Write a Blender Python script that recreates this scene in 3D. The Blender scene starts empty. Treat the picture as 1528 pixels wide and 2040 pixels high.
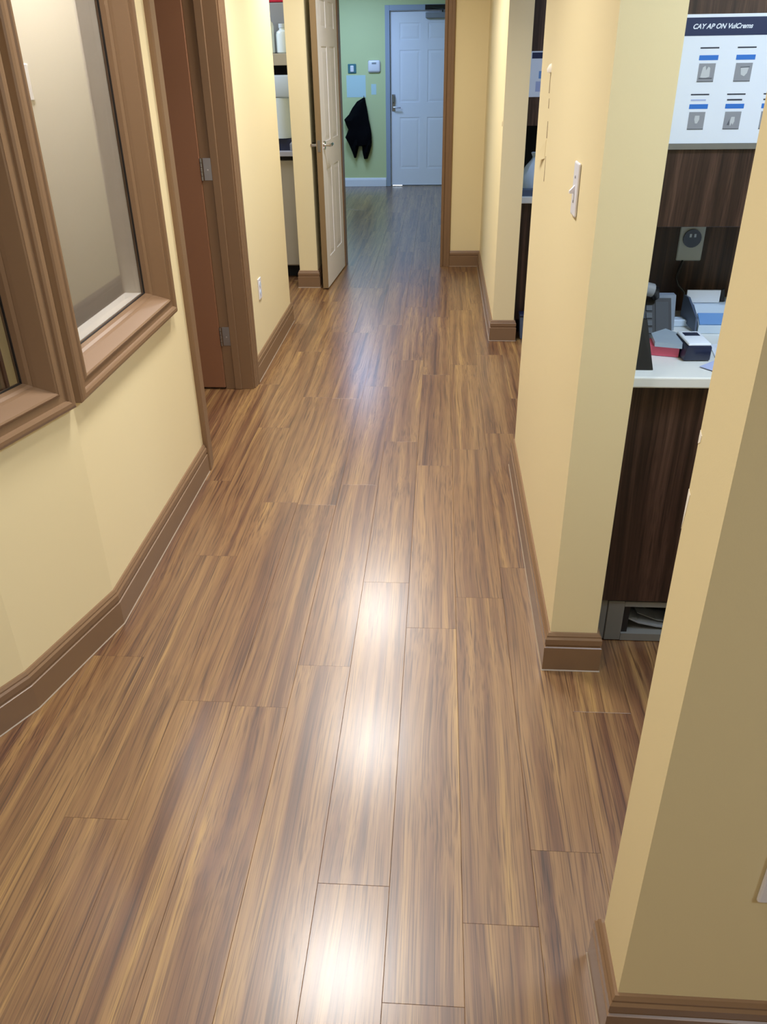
import bpy, bmesh, math, random
from mathutils import Vector, Matrix
random.seed(7)
S = bpy.context.scene
COL = S.collection
# ------------------------------------------------------------------ camera
F_PX, W_PX, H_PX = 1607.0, 1528, 2040
PITCH, YAW, ROLL, CAM_H = .51409, -.07209, .01566, 1.65
cy, sy, cp, sp = math.cos(YAW), math.sin(YAW), math.cos(PITCH), math.sin(PITCH)
fw = Vector((sy*cp, cy*cp, -sp)); rt = Vector((cy, -sy, 0)); dn = fw.cross(rt)
r2 = rt*math.cos(ROLL) + dn*math.sin(ROLL); d2 = -rt*math.sin(ROLL) + dn*math.cos(ROLL)
cam = bpy.data.cameras.new('camera'); camo = bpy.data.objects.new('camera', cam); COL.objects.link(camo)
cam.sensor_fit = 'VERTICAL'; cam.sensor_height = 24.0; cam.lens = 24.0*F_PX/H_PX
cam.clip_start = .02; cam.clip_end = 100
m = Matrix.Identity(4)
for i in range(3):
    m[i][0] = r2[i]; m[i][1] = -d2[i]; m[i][2] = -fw[i]
m[2][3] = CAM_H
camo.matrix_world = m
S.camera = camo
# ------------------------------------------------------------------ world, light, exposure
wd = bpy.data.worlds.new('daylight'); S.world = wd; wd.use_nodes = True
wd.node_tree.nodes['Background'].inputs[0].default_value = (.75, .88, 1, 1)
wd.node_tree.nodes['Background'].inputs[1].default_value = 4.0
S.view_settings.view_transform = 'Standard'; S.view_settings.look = 'None'
S.view_settings.gamma = 1; S.view_settings.use_curve_mapping = False
S.view_settings.exposure = 0.05
CEIL = 2.62
def lamp(name, x, y, power, color, size=.2, size_y=None, z=CEIL-.035, spread=math.pi):
    l = bpy.data.lights.new(name, 'AREA'); l.energy = power; l.color = color; l.spread = spread
    if size_y: l.shape = 'RECTANGLE'; l.size = size; l.size_y = size_y
    else: l.shape = 'DISK'; l.size = size
    o = bpy.data.objects.new(name, l); COL.objects.link(o); o.location = (x, y, z); return o
WARM = (1, .98, .955); COOL = (.41, .61, 1.0); NEUT = (.82, .90, 1.0)
HALL_LAMPS = [(-.45, -.9), (-.45, .85), (-.45, 2.48), (-.42, 4.12), (-.48, 5.65)]  # first two added as light from behind; the others follow glows on the floor
for (x, y), p in zip(HALL_LAMPS, (6, 13, 20, 25, 31)): lamp('hall_lamp', x, y, p, WARM, .38, spread=2.2 if y < 5 else 2.9)
UNSEEN_PANELS = [(1.2, 1.38, 33, (.60, .76, 1), .4), (1.5, 4.3, 28, COOL, .5), (-2.1, 6.5, 26, NEUT, .5), (-1.95, 9.6, 46, COOL, .9), (-1.2, 11.3, 38, COOL, .6), (-1.5, 2.95, 20, (.97, .98, 1), .3), (-2.0, 4.2, 5, WARM, .3), (1.5, -.5, 24, NEUT, .4)]  # far-room pair stands in for daylight; last panel is fill added behind camera
for x, y, p, c, s in UNSEEN_PANELS: lamp('unseen_panel_lamp', x, y, p, c, s, s)
# ------------------------------------------------------------------ materials
def lin(h):
    c = [int(h[i:i+2], 16)/255 for i in (0, 2, 4)]
    return tuple(((v/12.92) if v <= .04045 else ((v+.055)/1.055)**2.4) for v in c) + (1,)
def mat(name, col, rough=.5, metal=0, spec=.5, bump=0, bscale=200, var=0, emit=None, es=0, trans=0, alpha=1):
    M = bpy.data.materials.new(name); M.use_nodes = True; nt = M.node_tree; b = nt.nodes['Principled BSDF']
    b.inputs['Base Color'].default_value = lin(col); b.inputs['Roughness'].default_value = rough
    b.inputs['Metallic'].default_value = metal; b.inputs['Specular IOR Level'].default_value = spec
    b.inputs['Transmission Weight'].default_value = trans; b.inputs['Alpha'].default_value = alpha
    if emit: b.inputs['Emission Color'].default_value = lin(emit); b.inputs['Emission Strength'].default_value = es
    if bump or var:
        tc = nt.nodes.new('ShaderNodeTexCoord'); n = nt.nodes.new('ShaderNodeTexNoise'); n.inputs['Scale'].default_value = bscale; n.inputs['Detail'].default_value = 3
        nt.links.new(tc.outputs['Object'], n.inputs['Vector'])
        if bump:
            bp = nt.nodes.new('ShaderNodeBump'); bp.inputs['Strength'].default_value = bump; bp.inputs['Distance'].default_value = .002
            nt.links.new(n.outputs['Fac'], bp.inputs['Height']); nt.links.new(bp.outputs['Normal'], b.inputs['Normal'])
        if var:
            n2 = nt.nodes.new('ShaderNodeTexNoise'); n2.inputs['Scale'].default_value = 2.2; nt.links.new(tc.outputs['Object'], n2.inputs['Vector'])
            hs = nt.nodes.new('ShaderNodeHueSaturation'); hs.inputs['Color'].default_value = lin(col)
            mr = nt.nodes.new('ShaderNodeMapRange'); mr.inputs['To Min'].default_value = 1-var; mr.inputs['To Max'].default_value = 1+var
            nt.links.new(n2.outputs['Fac'], mr.inputs['Value']); nt.links.new(mr.outputs['Result'], hs.inputs['Value']); nt.links.new(hs.outputs['Color'], b.inputs['Base Color'])
    return M
def ramp(nt, stops, interp='LINEAR'):
    r = nt.nodes.new('ShaderNodeValToRGB'); cr = r.color_ramp; cr.interpolation = interp
    while len(cr.elements) < len(stops): cr.elements.new(.5)
    for e, (p, c) in zip(cr.elements, stops): e.position = p; e.color = c if len(c) == 4 else lin(c)
    return r
def stripes(name, axis, stops, bandf, linef, rough, line_dark, jitter, rough_var=.1, bump=.15, hv=.12, fine=520):
    """long-grained wood; axis is the index of the world axis the grain runs along"""
    M = bpy.data.materials.new(name); M.use_nodes = True; nt = M.node_tree; N = nt.nodes.new; L = nt.links.new
    b = nt.nodes['Principled BSDF']
    geo = N('ShaderNodeNewGeometry'); oi = N('ShaderNodeObjectInfo')
    mul = N('ShaderNodeVectorMath'); mul.operation = 'SCALE'; mul.inputs[0].default_value = (17.3, 41.7, 29.1); L(oi.outputs['Random'], mul.inputs['Scale'])
    sc = N('ShaderNodeVectorMath'); sc.operation = 'SCALE'; sc.inputs['Scale'].default_value = jitter; L(mul.outputs[0], sc.inputs[0])
    add = N('ShaderNodeVectorMath'); L(geo.outputs['Position'], add.inputs[0]); L(sc.outputs[0], add.inputs[1])
    # slow sideways wander of the grain
    wv = N('ShaderNodeVectorMath'); wv.operation = 'MULTIPLY'; s = [5.0]*3; s[axis] = .9; wv.inputs[1].default_value = s; L(add.outputs[0], wv.inputs[0])
    wn = N('ShaderNodeTexNoise'); wn.inputs['Scale'].default_value = 1; wn.inputs['Detail'].default_value = 1; L(wv.outputs[0], wn.inputs['Vector'])
    ws = N('ShaderNodeVectorMath'); ws.operation = 'SCALE'; ws.inputs['Scale'].default_value = .055; L(wn.outputs['Color'], ws.inputs[0])
    a2 = N('ShaderNodeVectorMath'); L(add.outputs[0], a2.inputs[0]); L(ws.outputs[0], a2.inputs[1])
    def noise(across, along, det):
        v = N('ShaderNodeVectorMath'); v.operation = 'MULTIPLY'; q = [across]*3; q[axis] = along; v.inputs[1].default_value = q; L(a2.outputs[0], v.inputs[0])
        n = N('ShaderNodeTexNoise'); n.inputs['Scale'].default_value = 1; n.inputs['Detail'].default_value = det; L(v.outputs[0], n.inputs['Vector']); return n
    n1 = noise(bandf, bandf*.016, 3); n2 = noise(linef, linef*.010, 2); n3 = noise(fine, fine*.012, 1)
    r1 = ramp(nt, stops); L(n1.outputs['Fac'], r1.inputs['Fac'])
    r2_ = ramp(nt, [(.34, (0, 0, 0, 1)), (.45, (1, 1, 1, 1))]); L(n2.outputs['Fac'], r2_.inputs['Fac'])
    mx = N('ShaderNodeMix'); mx.data_type = 'RGBA'; mx.blend_type = 'MULTIPLY'
    md = N('ShaderNodeMix'); md.data_type = 'RGBA'; md.inputs[6].default_value = line_dark; md.inputs[7].default_value = (1, 1, 1, 1); L(r2_.outputs['Color'], md.inputs[0])
    mx.inputs[0].default_value = 1; L(r1.outputs['Color'], mx.inputs[6]); L(md.outputs[2], mx.inputs[7])
    r3 = ramp(nt, [(.32, (.50, .44, .39, 1)), (.50, (1, 1, 1, 1))]); L(n3.outputs['Fac'], r3.inputs['Fac'])
    m3 = N('ShaderNodeMix'); m3.data_type = 'RGBA'; m3.blend_type = 'MULTIPLY'; m3.inputs[0].default_value = .8; L(mx.outputs[2], m3.inputs[6]); L(r3.outputs['Color'], m3.inputs[7])
    hs = N('ShaderNodeHueSaturation'); L(m3.outputs[2], hs.inputs['Color'])
    mr = N('ShaderNodeMapRange'); mr.inputs['To Min'].default_value = 1-hv; mr.inputs['To Max'].default_value = 1+hv; L(oi.outputs['Random'], mr.inputs['Value']); L(mr.outputs['Result'], hs.inputs['Value'])
    L(hs.outputs['Color'], b.inputs['Base Color'])
    rr = N('ShaderNodeMapRange'); rr.inputs['To Min'].default_value = rough+rough_var; rr.inputs['To Max'].default_value = rough-rough_var*.3; L(n2.outputs['Fac'], rr.inputs['Value']); L(rr.outputs['Result'], b.inputs['Roughness'])
    bp = N('ShaderNodeBump'); bp.inputs['Strength'].default_value = bump; bp.inputs['Distance'].default_value = .0006; L(n2.outputs['Fac'], bp.inputs['Height']); L(bp.outputs['Normal'], b.inputs['Normal'])
    return M
FLOOR = stripes('plank_floor', 1, [(.24, '46291a'), (.40, '6a462a'), (.5, '7b5835'), (.60, '87643d'), (.78, 'a48049')], 30, 210, .36, (.46, .37, .31, 1), 1.0, .06, .10, .025, 430)
fb_ = FLOOR.node_tree.nodes['Principled BSDF']; fb_.inputs['Specular IOR Level'].default_value = .8; fb_.inputs['Coat Weight'].default_value = .65; fb_.inputs['Coat Roughness'].default_value = .235
SUBFLOOR = mat('subfloor', '3a2417', .6)
WALNUT = stripes('dark_walnut', 2, [(.28, '20120d'), (.46, '38241c'), (.60, '4c352b'), (.75, '62493c')], 42, 130, .38, (.55, .5, .46, 1), .3, hv=.05)
WALL = mat('yellow_wall_paint', 'e8d8ac', .55, spec=.3, bump=.05, bscale=350)
GREEN = mat('green_wall_paint', 'cad4a0', .6, spec=.3, bump=.05, bscale=350)
BEIGE = mat('beige_wall_paint', 'dad3c6', .6, spec=.3, bump=.05, bscale=350)
CEILM = mat('ceiling_white', 'ebe8df', .8)
TRIM = mat('brown_trim_paint', '80644a', .36, bump=.04, bscale=60)
DOORBR = mat('brown_door_paint', '865c42', .42, bump=.04, bscale=60)
WHITE = mat('white_paint', 'e6e8f0', .55, spec=.35)
EDGEWOOD = mat('bare_wood_edge', '87704f', .5, bump=.1, bscale=80)
PLASTIC = mat('white_plastic', 'e6e4ea', .3)
STEEL = mat('brushed_steel', 'a8a8ae', .28, 1)
CHROME = mat('polished_chrome', 'd8d8dc', .12, 1)
BLACK = mat('black_plastic', '15161a', .35)
BLACKM = mat('black_matte', '08080a', .8)
CLOTH = mat('black_cloth', '06060a', .95, spec=.1, bump=.3, bscale=300)
CAULK_HIGHLIGHT = mat('caulk_highlight', '978673', .5)
GLASS = mat('window_glass', 'ffffff', .02, trans=1); GLASS.node_tree.nodes['Principled BSDF'].inputs['IOR'].default_value = 1.45
GASKET = mat('black_gasket', '1a1512', .6)
QUARTZ = mat('white_countertop', 'e4e6e2', .25, var=.03)
GREYCAB = mat('grey_laminate', 'b3ab9a', .5)
GREYMET = mat('grey_metal', '7c7a74', .45, .2)
PAPER = mat('white_paper', 'dfe6f2', .6)
NAVY = mat('navy_print', '14244e', .5)
BLUE = mat('blue_print', '2a6fc8', .5)
PHOTO = mat('grey_print', '8d9099', .5)
PHOTOD = mat('dark_grey_print', '5a5e68', .5)
PHOTOL = mat('light_grey_print', 'bfc3c8', .5)
LILAC = mat('pale_lilac_print', 'a9b5dc', .5)
INK = mat('black_ink', '23283a', .6)
NAVYP = mat('navy_plastic', '1c2440', .35)
BLUEP = mat('blue_plastic', '6f9ad2', .35)
SLATE = mat('slate_plastic', '4c5a72', .4)
PALEBL = mat('pale_blue_plastic', 'c9d9ea', .35)
PINK = mat('pink_card', 'e0627c', .5)
RED = mat('red_plastic', 'c01f3c', .4)
BAG = mat('clear_bag', 'bccddd', .2, trans=.35)
BTL = mat('white_bottle', 'dcebf4', .25)
GREYP = mat('grey_plastic', '8c9096', .4)
PALEG = mat('pale_grey_plastic', 'b9c2c2', .35); MIDG = mat('mid_grey_plastic', '8f9bac', .4)
PHONE = mat('phone_black', '121316', .6)
TEAL = mat('teal_plastic', '3c7480', .4)
ALUM = mat('threshold_metal', 'c8ccd0', .3, .8)
PATCH = mat('pale_primer', 'bcd8dc', .7)
DARKW = mat('dark_brown_wood', '5a3a2a', .35)
FRAMEB = mat('grey_blue_paint', '9aa6b8', .45)
LAMPM = mat('lamp_diffuser', 'ffffff', .5, emit='fff3df', es=8)
# ------------------------------------------------------------------ mesh helpers
def bm_new(): return bmesh.new()
def box(bm, x0, x1, y0, y1, z0, z1, bev=0, seg=1):
    vs = [bm.verts.new((x, y, z)) for x in (x0, x1) for y in (y0, y1) for z in (z0, z1)]
    fs = [(0, 1, 3, 2), (4, 6, 7, 5), (0, 4, 5, 1), (2, 3, 7, 6), (0, 2, 6, 4), (1, 5, 7, 3)]
    faces = [bm.faces.new([vs[i] for i in f]) for f in fs]
    if bev:
        es = list({e for f in faces for e in f.edges}); bmesh.ops.bevel(bm, geom=es, offset=bev, segments=seg, profile=.5, affect='EDGES')
    return bm
def cyl(bm, p0, p1, r0, r1=None, n=16, caps=True):
    r1 = r0 if r1 is None else r1; p0, p1 = Vector(p0), Vector(p1); d = (p1-p0).normalized()
    a = d.orthogonal().normalized(); b = d.cross(a)
    A = [bm.verts.new(p0+(a*math.cos(t)+b*math.sin(t))*r0) for t in [2*math.pi*i/n for i in range(n)]]
    B = [bm.verts.new(p1+(a*math.cos(t)+b*math.sin(t))*r1) for t in [2*math.pi*i/n for i in range(n)]]
    for i in range(n): bm.faces.new((A[i], A[(i+1) % n], B[(i+1) % n], B[i]))
    if caps: bm.faces.new(A[::-1]); bm.faces.new(B)
    return bm
def tube(bm, pts, r, n=8):
    pts = [Vector(p) for p in pts]; rings = []; ref = None
    for i, p in enumerate(pts):
        d = (pts[min(i+1, len(pts)-1)] - pts[max(i-1, 0)]).normalized()
        if ref is None: ref = d.orthogonal().normalized()
        a = (ref - d*ref.dot(d)).normalized(); ref = a; b = d.cross(a)
        rad = r[i] if isinstance(r, (list, tuple)) else r
        rings.append([bm.verts.new(p+(a*math.cos(2*math.pi*k/n)+b*math.sin(2*math.pi*k/n))*rad) for k in range(n)])
    for A, B in zip(rings, rings[1:]):
        for k in range(n): bm.faces.new((A[k], A[(k+1) % n], B[(k+1) % n], B[k]))
    bm.faces.new(rings[0][::-1]); bm.faces.new(rings[-1]); return bm
def lathe(bm, prof, cx, cy, n=20):
    rings = [[bm.verts.new((cx+r*math.cos(2*math.pi*k/n), cy+r*math.sin(2*math.pi*k/n), z)) for k in range(n)] for r, z in prof]
    for A, B in zip(rings, rings[1:]):
        for k in range(n): bm.faces.new((A[k], A[(k+1) % n], B[(k+1) % n], B[k]))
    bm.faces.new(rings[0][::-1]); bm.faces.new(rings[-1]); return bm
def prism(bm, poly, z0, z1):
    a = [bm.verts.new((x, y, z0)) for x, y in poly]; b = [bm.verts.new((x, y, z1)) for x, y in poly]; n = len(poly)
    for i in range(n): bm.faces.new((a[i], a[(i+1) % n], b[(i+1) % n], b[i]))
    bm.faces.new(a[::-1]); bm.faces.new(b); return bm
def poly_ext(bm, pts, nrm):
    """flat polygon given in 3-D, given thickness along nrm"""
    nrm = Vector(nrm); a = [bm.verts.new(Vector(p)) for p in pts]; b = [bm.verts.new(Vector(p)+nrm) for p in pts]; n = len(pts)
    for i in range(n): bm.faces.new((a[i], a[(i+1) % n], b[(i+1) % n], b[i]))
    bm.faces.new(a[::-1]); bm.faces.new(b); return bm
def sweep(bm, prof, path, side=1):
    """prof (out, z) run along a horizontal path with mitred corners; side +1: outward is to the right of travel"""
    P = [Vector(p) for p in path]; rings = []
    for i, p in enumerate(P):
        ns = []
        if i > 0: d = (P[i]-P[i-1]).normalized(); ns.append(Vector((d.y, -d.x))*side)
        if i < len(P)-1: d = (P[i+1]-P[i]).normalized(); ns.append(Vector((d.y, -d.x))*side)
        nn = ns[0] if len(ns) == 1 else (ns[0]+ns[1])/(1+ns[0].dot(ns[1]))
        rings.append([bm.verts.new((p.x+nn.x*o, p.y+nn.y*o, z)) for o, z in prof])
    n = len(prof)
    for A, B in zip(rings, rings[1:]):
        for k in range(n): bm.faces.new((A[k], A[(k+1) % n], B[(k+1) % n], B[k]))
    bm.faces.new(rings[0][::-1]); bm.faces.new(rings[-1]); return bm
def obj(name, bm, m, parent=None, smooth=False, kind=None):
    bmesh.ops.recalc_face_normals(bm, faces=bm.faces)
    me = bpy.data.meshes.new(name); bm.to_mesh(me); bm.free()
    me.materials.append(m)
    if smooth:
        for p in me.polygons: p.use_smooth = True
        me.set_sharp_from_angle(angle=math.radians(40))
    o = bpy.data.objects.new(name, me); COL.objects.link(o)
    if parent: o.parent = parent
    if kind: o['kind'] = kind
    return o
def struct(name, bm, m): return obj(name, bm, m, kind='structure')
def tag(o, label, cat, group=None):
    o['label'] = label; o['category'] = cat
    if group: o['group'] = group
    return o
def thing(name, label, cat, loc=(0, 0, 0), rz=0, group=None, kind=None):
    o = bpy.data.objects.new(name, None); COL.objects.link(o); o.location = loc; o.rotation_euler = (0, 0, rz); o.empty_display_size = .05
    if cat: tag(o, label, cat, group)
    elif label: o['label'] = label
    if kind: o['kind'] = kind
    return o
def B(x0, x1, y0, y1, z0, z1, bev=0, seg=1): return box(bm_new(), x0, x1, y0, y1, z0, z1, bev, seg)
# ------------------------------------------------------------------ floor: slab with every plank a piece
floor = struct('floor', B(-3.2, 3.0, -2.6, 13.2, -.08, -.0035), SUBFLOOR)
PW, PL, GAP = .165, 1.22, .0002
starts = {-6: .73, -5: .11, -4: .54, -3: 1.745, -2: .715, -1: 1.18, 0: .92, 1: 1.10, 2: .075, 3: .55, 4: .95}
def plank(x0, x1, y0, y1):
    bm = bm_new(); c = .0006; t = 0.0
    lo = [bm.verts.new(p) for p in ((x0, y0, -.004), (x1, y0, -.004), (x1, y1, -.004), (x0, y1, -.004))]
    e = [bm.verts.new(p) for p in ((x0, y0, t-.0004), (x1, y0, t-.0004), (x1, y1, t-.0004), (x0, y1, t-.0004))]
    u = [bm.verts.new(p) for p in ((x0+c, y0+c, t), (x1-c, y0+c, t), (x1-c, y1-c, t), (x0+c, y1-c, t))]
    for i in range(4):
        j = (i+1) % 4; bm.faces.new((lo[i], lo[j], e[j], e[i])); bm.faces.new((e[i], e[j], u[j], u[i]))
    bm.faces.new(u); bm.faces.new(lo[::-1]); obj('plank', bm, FLOOR, floor)
for k in range(-9, 9):
    xa = .08 + PW*(k-1); s0 = starts.get(k, random.uniform(0, PL))
    while s0 > .2: s0 -= PL
    y = s0
    ymax = 12.62 if -8 <= k <= 3 else (7.5 if k < 0 else 6.2)
    while y < ymax:
        ye = min(y+PL, ymax)
        if ye - y > .02: plank(xa+GAP, xa+PW-GAP, y+GAP, ye-GAP)
        y += PL
back = bm_new(); box(back, -3.2, 3.0, -2.6, -.95, -.004, 0); o = obj('rear_planking', back, FLOOR, floor); o['kind'] = 'stuff'
ceiling = struct('ceiling', B(-3.2, 3.0, -2.6, 13.2, CEIL, CEIL+.1), CEILM)
# ------------------------------------------------------------------ walls
LX, RX = -1.05, .357
B0, B1, B2 = (-1.05, 2.12), (-1.16, 1.712), (-1.36, 1.33)
WZ0, WZ1 = .847, 2.288
def facet(bm, p, q, th, z0, z1):
    """wall slab whose hall face runs from p to q; thickness th away from the hall (to the left of p->q when going to -Y)"""
    p, q = Vector(p), Vector(q); d = (q-p).normalized(); n = Vector((d.y, -d.x))*th   # going -Y: right of travel is -X
    prism(bm, [p, q, q+n, p+n], z0, z1)
bm = bm_new()
TH = .14
# straight facet with window 1 (opening Y 2.215..3.0)
facet(bm, (LX, 3.37), (LX, 3.033), TH, 0, CEIL); facet(bm, (LX, 3.033), (LX, 2.197), TH, 0, WZ0); facet(bm, (LX, 3.033), (LX, 2.197), TH, WZ1, CEIL); facet(bm, (LX, 2.197), B0, TH, 0, CEIL)
d = (Vector(B1)-Vector(B0)).normalized(); FL = (Vector(B1)-Vector(B0)).length
A1 = Vector(B0)+d*.074; A2 = Vector(B0)+d*(FL-.064)
facet(bm, B0, A1, TH, 0, CEIL); facet(bm, A1, A2, TH, 0, WZ0); facet(bm, A1, A2, TH, WZ1, CEIL); facet(bm, A2, B1, TH, 0, CEIL)
facet(bm, B1, B2, TH, 0, CEIL); facet(bm, B2, (-1.36, -2.5), TH, 0, CEIL)
# over door 1, then on to the lab opening
facet(bm, (LX, 4.33), (LX, 3.37), TH, 2.2, CEIL); facet(bm, (LX, 5.665), (LX, 4.33), TH, 0, CEIL)
facet(bm, (LX, 6.66), (LX, 5.665), TH, 2.35, CEIL)
wall_left = struct('wall_left', bm, WALL)
struct('wall_left_stub', B(-1.135, -.988, 6.66, 7.43, 0, CEIL), WALL)
bm = bm_new(); box(bm, RX, RX+.138, 1.965, 3.365, 0, CEIL); box(bm, RX, RX+.138, 1.028, 1.965, 2.4, CEIL); box(bm, RX, RX+.138, 3.365, 5.26, 2.4, CEIL)
wall_rm = struct('wall_right_middle', bm, WALL)
wall_rf = struct('wall_right_far', B(RX, RX+.138, 5.26, 7.43, 0, CEIL), WALL)
wall_rn = struct('wall_right_near', B(RX, 2.9, .888, 1.028, 0, CEIL), WALL)
bm = bm_new(); box(bm, .03, 2.9, 7.43, 7.55, 0, CEIL); box(bm, -.86, .03, 7.43, 7.55, 2.2, CEIL); box(bm, -3.1, -.86, 7.43, 7.55, 0, CEIL)
struct('wall_end', bm, WALL)
bm = bm_new(); box(bm, -3.1, -.725, 12.55, 12.7, 0, CEIL); box(bm, .2, 2.9, 12.55, 12.7, 0, CEIL); box(bm, -.725, .2, 12.55, 12.7, 2.185, CEIL)
wall_far = struct('wall_far', bm, GREEN)
struct('wall_far_left', B(-3.1, -2.9, 7.55, 12.55, 0, CEIL), GREEN); struct('wall_far_right', B(1.7, 1.85, 7.55, 12.55, 0, CEIL), GREEN)
struct('wall_outer_left', B(-3.15, -3.0, -2.5, 7.43, 0, CEIL), BEIGE); struct('wall_outer_right', B(2.75, 2.9, -2.5, 7.43, 0, CEIL), WALL)
struct('wall_rear', B(-3.1, 2.9, -2.6, -2.45, 0, CEIL), WALL)
struct('wall_office', B(-3.0, -1.19, 3.262, 3.372, 0, CEIL), BEIGE)
struct('wall_store', B(-3.0, -1.19, 4.95, 5.06, 0, CEIL), BEIGE)
struct('wall_operatory', B(RX+.138, 2.75, 2.7225, 2.84, 0, CEIL), WALL)
struct('wall_operatory_far', B(RX+.138, 2.75, 6.0225, 6.14, 0, CEIL), WALL)
# the drywall returns and sill of the window on its office side
bm = bm_new(); box(bm, -1.189, -1.126, 2.998, 3.034, WZ0, WZ1); box(bm, -1.189, -1.126, 2.198, 2.9975, WZ0, .884)
o = obj('window_return', bm, BEIGE, wall_left)
# gouges, scuffs and a peeling flap in the middle right wall; chips at two corners
GOUGE = mat('gouge_plaster', '8c7656', .8); PLASTER = mat('bare_plaster', 'f2ece0', .8)
bm = bm_new()
def slit(y, z0, z1, w): poly_ext(bm, [(RX-.0006, y-w, z0), (RX-.0006, y+w, z0), (RX-.0006, y+w*.6, z1), (RX-.0006, y-w*.6, z1)], (.0004, 0, 0))
slit(3.075, 1.535, 1.592, .008); slit(3.06, 1.49, 1.52, .008); slit(3.045, 1.40, 1.452, .009); slit(3.03, 1.265, 1.345, .006)
obj('gouge', bm, GOUGE, wall_rm)
bm = bm_new(); lathe(bm, [(.001, 1.594), (.012, 1.596), (.014, 1.606), (.008, 1.618), (.001, 1.622)], RX, 3.072, 10); obj('plaster_plug', bm, PLASTER, wall_rm, True)
bm = bm_new(); poly_ext(bm, [(RX-.001, 3.05, 1.395), (RX-.001, 3.06, 1.335), (RX-.018, 3.20, 1.31), (RX-.012, 3.16, 1.345)], (.0012, 0, 0)); obj('peeling_flap', bm, WALL, wall_rm)
bm = bm_new(); poly_ext(bm, [(RX-.0006, 1.028, 1.185), (RX-.0006, 1.020, 1.19), (RX-.0006, 1.019, 1.2), (RX-.0006, 1.028, 1.205)], (.001, 0, 0)); poly_ext(bm, [(RX-.0006, 1.0285, 1.05), (RX-.0006, 1.023, 1.08), (RX-.0006, 1.019, 1.11), (RX-.0006, 1.0285, 1.115)], (.001, 0, 0)); obj('paint_chip', bm, PLASTER, wall_rn)
bm = bm_new(); poly_ext(bm, [(RX-.0006, 5.30, 1.28), (RX-.0006, 5.33, 1.28), (RX-.0006, 5.33, 1.30), (RX-.0006, 5.30, 1.31)], (.0004, 0, 0)); obj('gouge', bm, GOUGE, wall_rf)
# pale primer patches on the green wall
for x0, x1, z0, z1 in ((-1.325, -1.06, 1.16, 1.43), (-.985, -.915, 1.19, 1.32)):
    obj('primer_patch', B(x0, x1, 12.5485, 12.551, z0, z1), PATCH, wall_far)
# ------------------------------------------------------------------ baseboards
BB = [(0, .002), (.017, .002), (.017, .086), (.0125, .0885), (.0125, .094), (.0155, .097), (.0155, .116), (.011, .122), (.011, .127), (.006, .135), (0, .135)]
def baseboard(name, path, side, m=TRIM, prof=BB):
    b = struct(name, sweep(bm_new(), prof, path, side), m)
    obj('caulk_highlight_line', sweep(bm_new(), [(.0165, .0005), (.0200, .0005), (.0165, .0035)], path, side), CAULK_HIGHLIGHT, b); return b  # pale bead also paints the highlight along the floor edge
baseboard('baseboard_left', [(LX, 3.262), B0, B1, B2, (-1.36, -2.4)], -1)
baseboard('baseboard_left_far', [(LX, 4.425), (LX, 5.665), (-1.19, 5.665)], 1)
baseboard('baseboard_left_stub', [(-.988, 7.40), (-.988, 6.66), (-1.135, 6.66), (-1.135, 6.95)], -1)
baseboard('baseboard_right_near', [(2.7, 1.028), (RX, 1.028), (RX, .888), (2.7, .888)], 1)
baseboard('baseboard_right_middle', [(RX+.138, 3.365), (RX, 3.365), (RX, 1.965), (RX+.138, 1.965), (RX+.138, 2.09)], 1)
baseboard('baseboard_right_far', [(.088, 7.43), (RX, 7.43), (RX, 5.26), (RX+.138, 5.26), (RX+.138, 5.37)], 1)
BW = [(0, .002), (.016, .002), (.016, .09), (.009, .115), (0, .118)]
struct('baseboard_far', sweep(bm_new(), BW, [(-2.9, 12.55), (-.79, 12.55)], 1), WHITE)
# ------------------------------------------------------------------ windows
def casing_ring(bm, P, d, n, L, z0, z1, prof):
    """picture frame of profile (w, o): w in from the outer edge, o out from the wall; P = outer corner in plan, d along, n out"""
    P, d, n = Vector((P[0], P[1], 0)), Vector((d[0], d[1], 0)), Vector((n[0], n[1], 0)); rings = []
    for c in range(4):
        ring = []
        for w, o in prof:
            s = (w, L-w, L-w, w)[c]; z = (z0+w, z0+w, z1-w, z1-w)[c]; v = P+d*s+n*o; v.z = z; ring.append(bm.verts.new(v))
        rings.append(ring)
    k = len(prof)
    for c in range(4):
        A, Bq = rings[c], rings[(c+1) % 4]
        for i in range(k): bm.faces.new((A[i], A[(i+1) % k], Bq[(i+1) % k], Bq[i]))
    return bm
OUT = [(0, 0), (0, .022), (.004, .027), (.012, .031), (.022, .031), (.029, .027), (.031, .020), (.052, .019), (.056, .024), (.061, .026), (.061, 0)]
MID = [(.0612, 0), (.0612, .025), (.066, .022), (.085, -.02), (.088, -.03), (.088, -.05), (.0612, -.05)]
INN = [(.0882, -.032), (.095, -.04), (.098, -.058), (.098, -.075), (.0882, -.075)]
def window(name, P, q, label):
    P, q = Vector(P), Vector(q); d = (q-P).normalized(); n = Vector((-d.y, d.x)); L = (q-P).length
    if n.x < 0: n = -n
    r = thing(name, label, None, kind='structure')
    for nm, pr in (('casing', OUT), ('sash_frame', MID), ('glazing_bead', INN)): obj(nm, casing_ring(bm_new(), P, d, n, L, .785, 2.35, pr), TRIM, r)
    obj('gasket', casing_ring(bm_new(), P, d, n, L, .785, 2.35, [(.0975, -.057), (.1, -.057), (.1, -.0635), (.0975, -.0635)]), GASKET, r)
    bm = bm_new(); a = P+d*.0975+n*-.0645; b = P+d*(L-.0975)+n*-.0645; prism(bm, [a, b, b-n*.005, a-n*.005], .785+.0975, 2.35-.0975)
    obj('pane', bm, GLASS, r)
    return r
window('window_1', (LX, 3.095), (LX, 2.135), 'tall interior window in the straight part of the left wall')
p0 = Vector(B0)+d*.012
window('window_2', p0, Vector(B1)-d*.002, 'narrow interior window in the angled bay nearest the camera')
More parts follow.
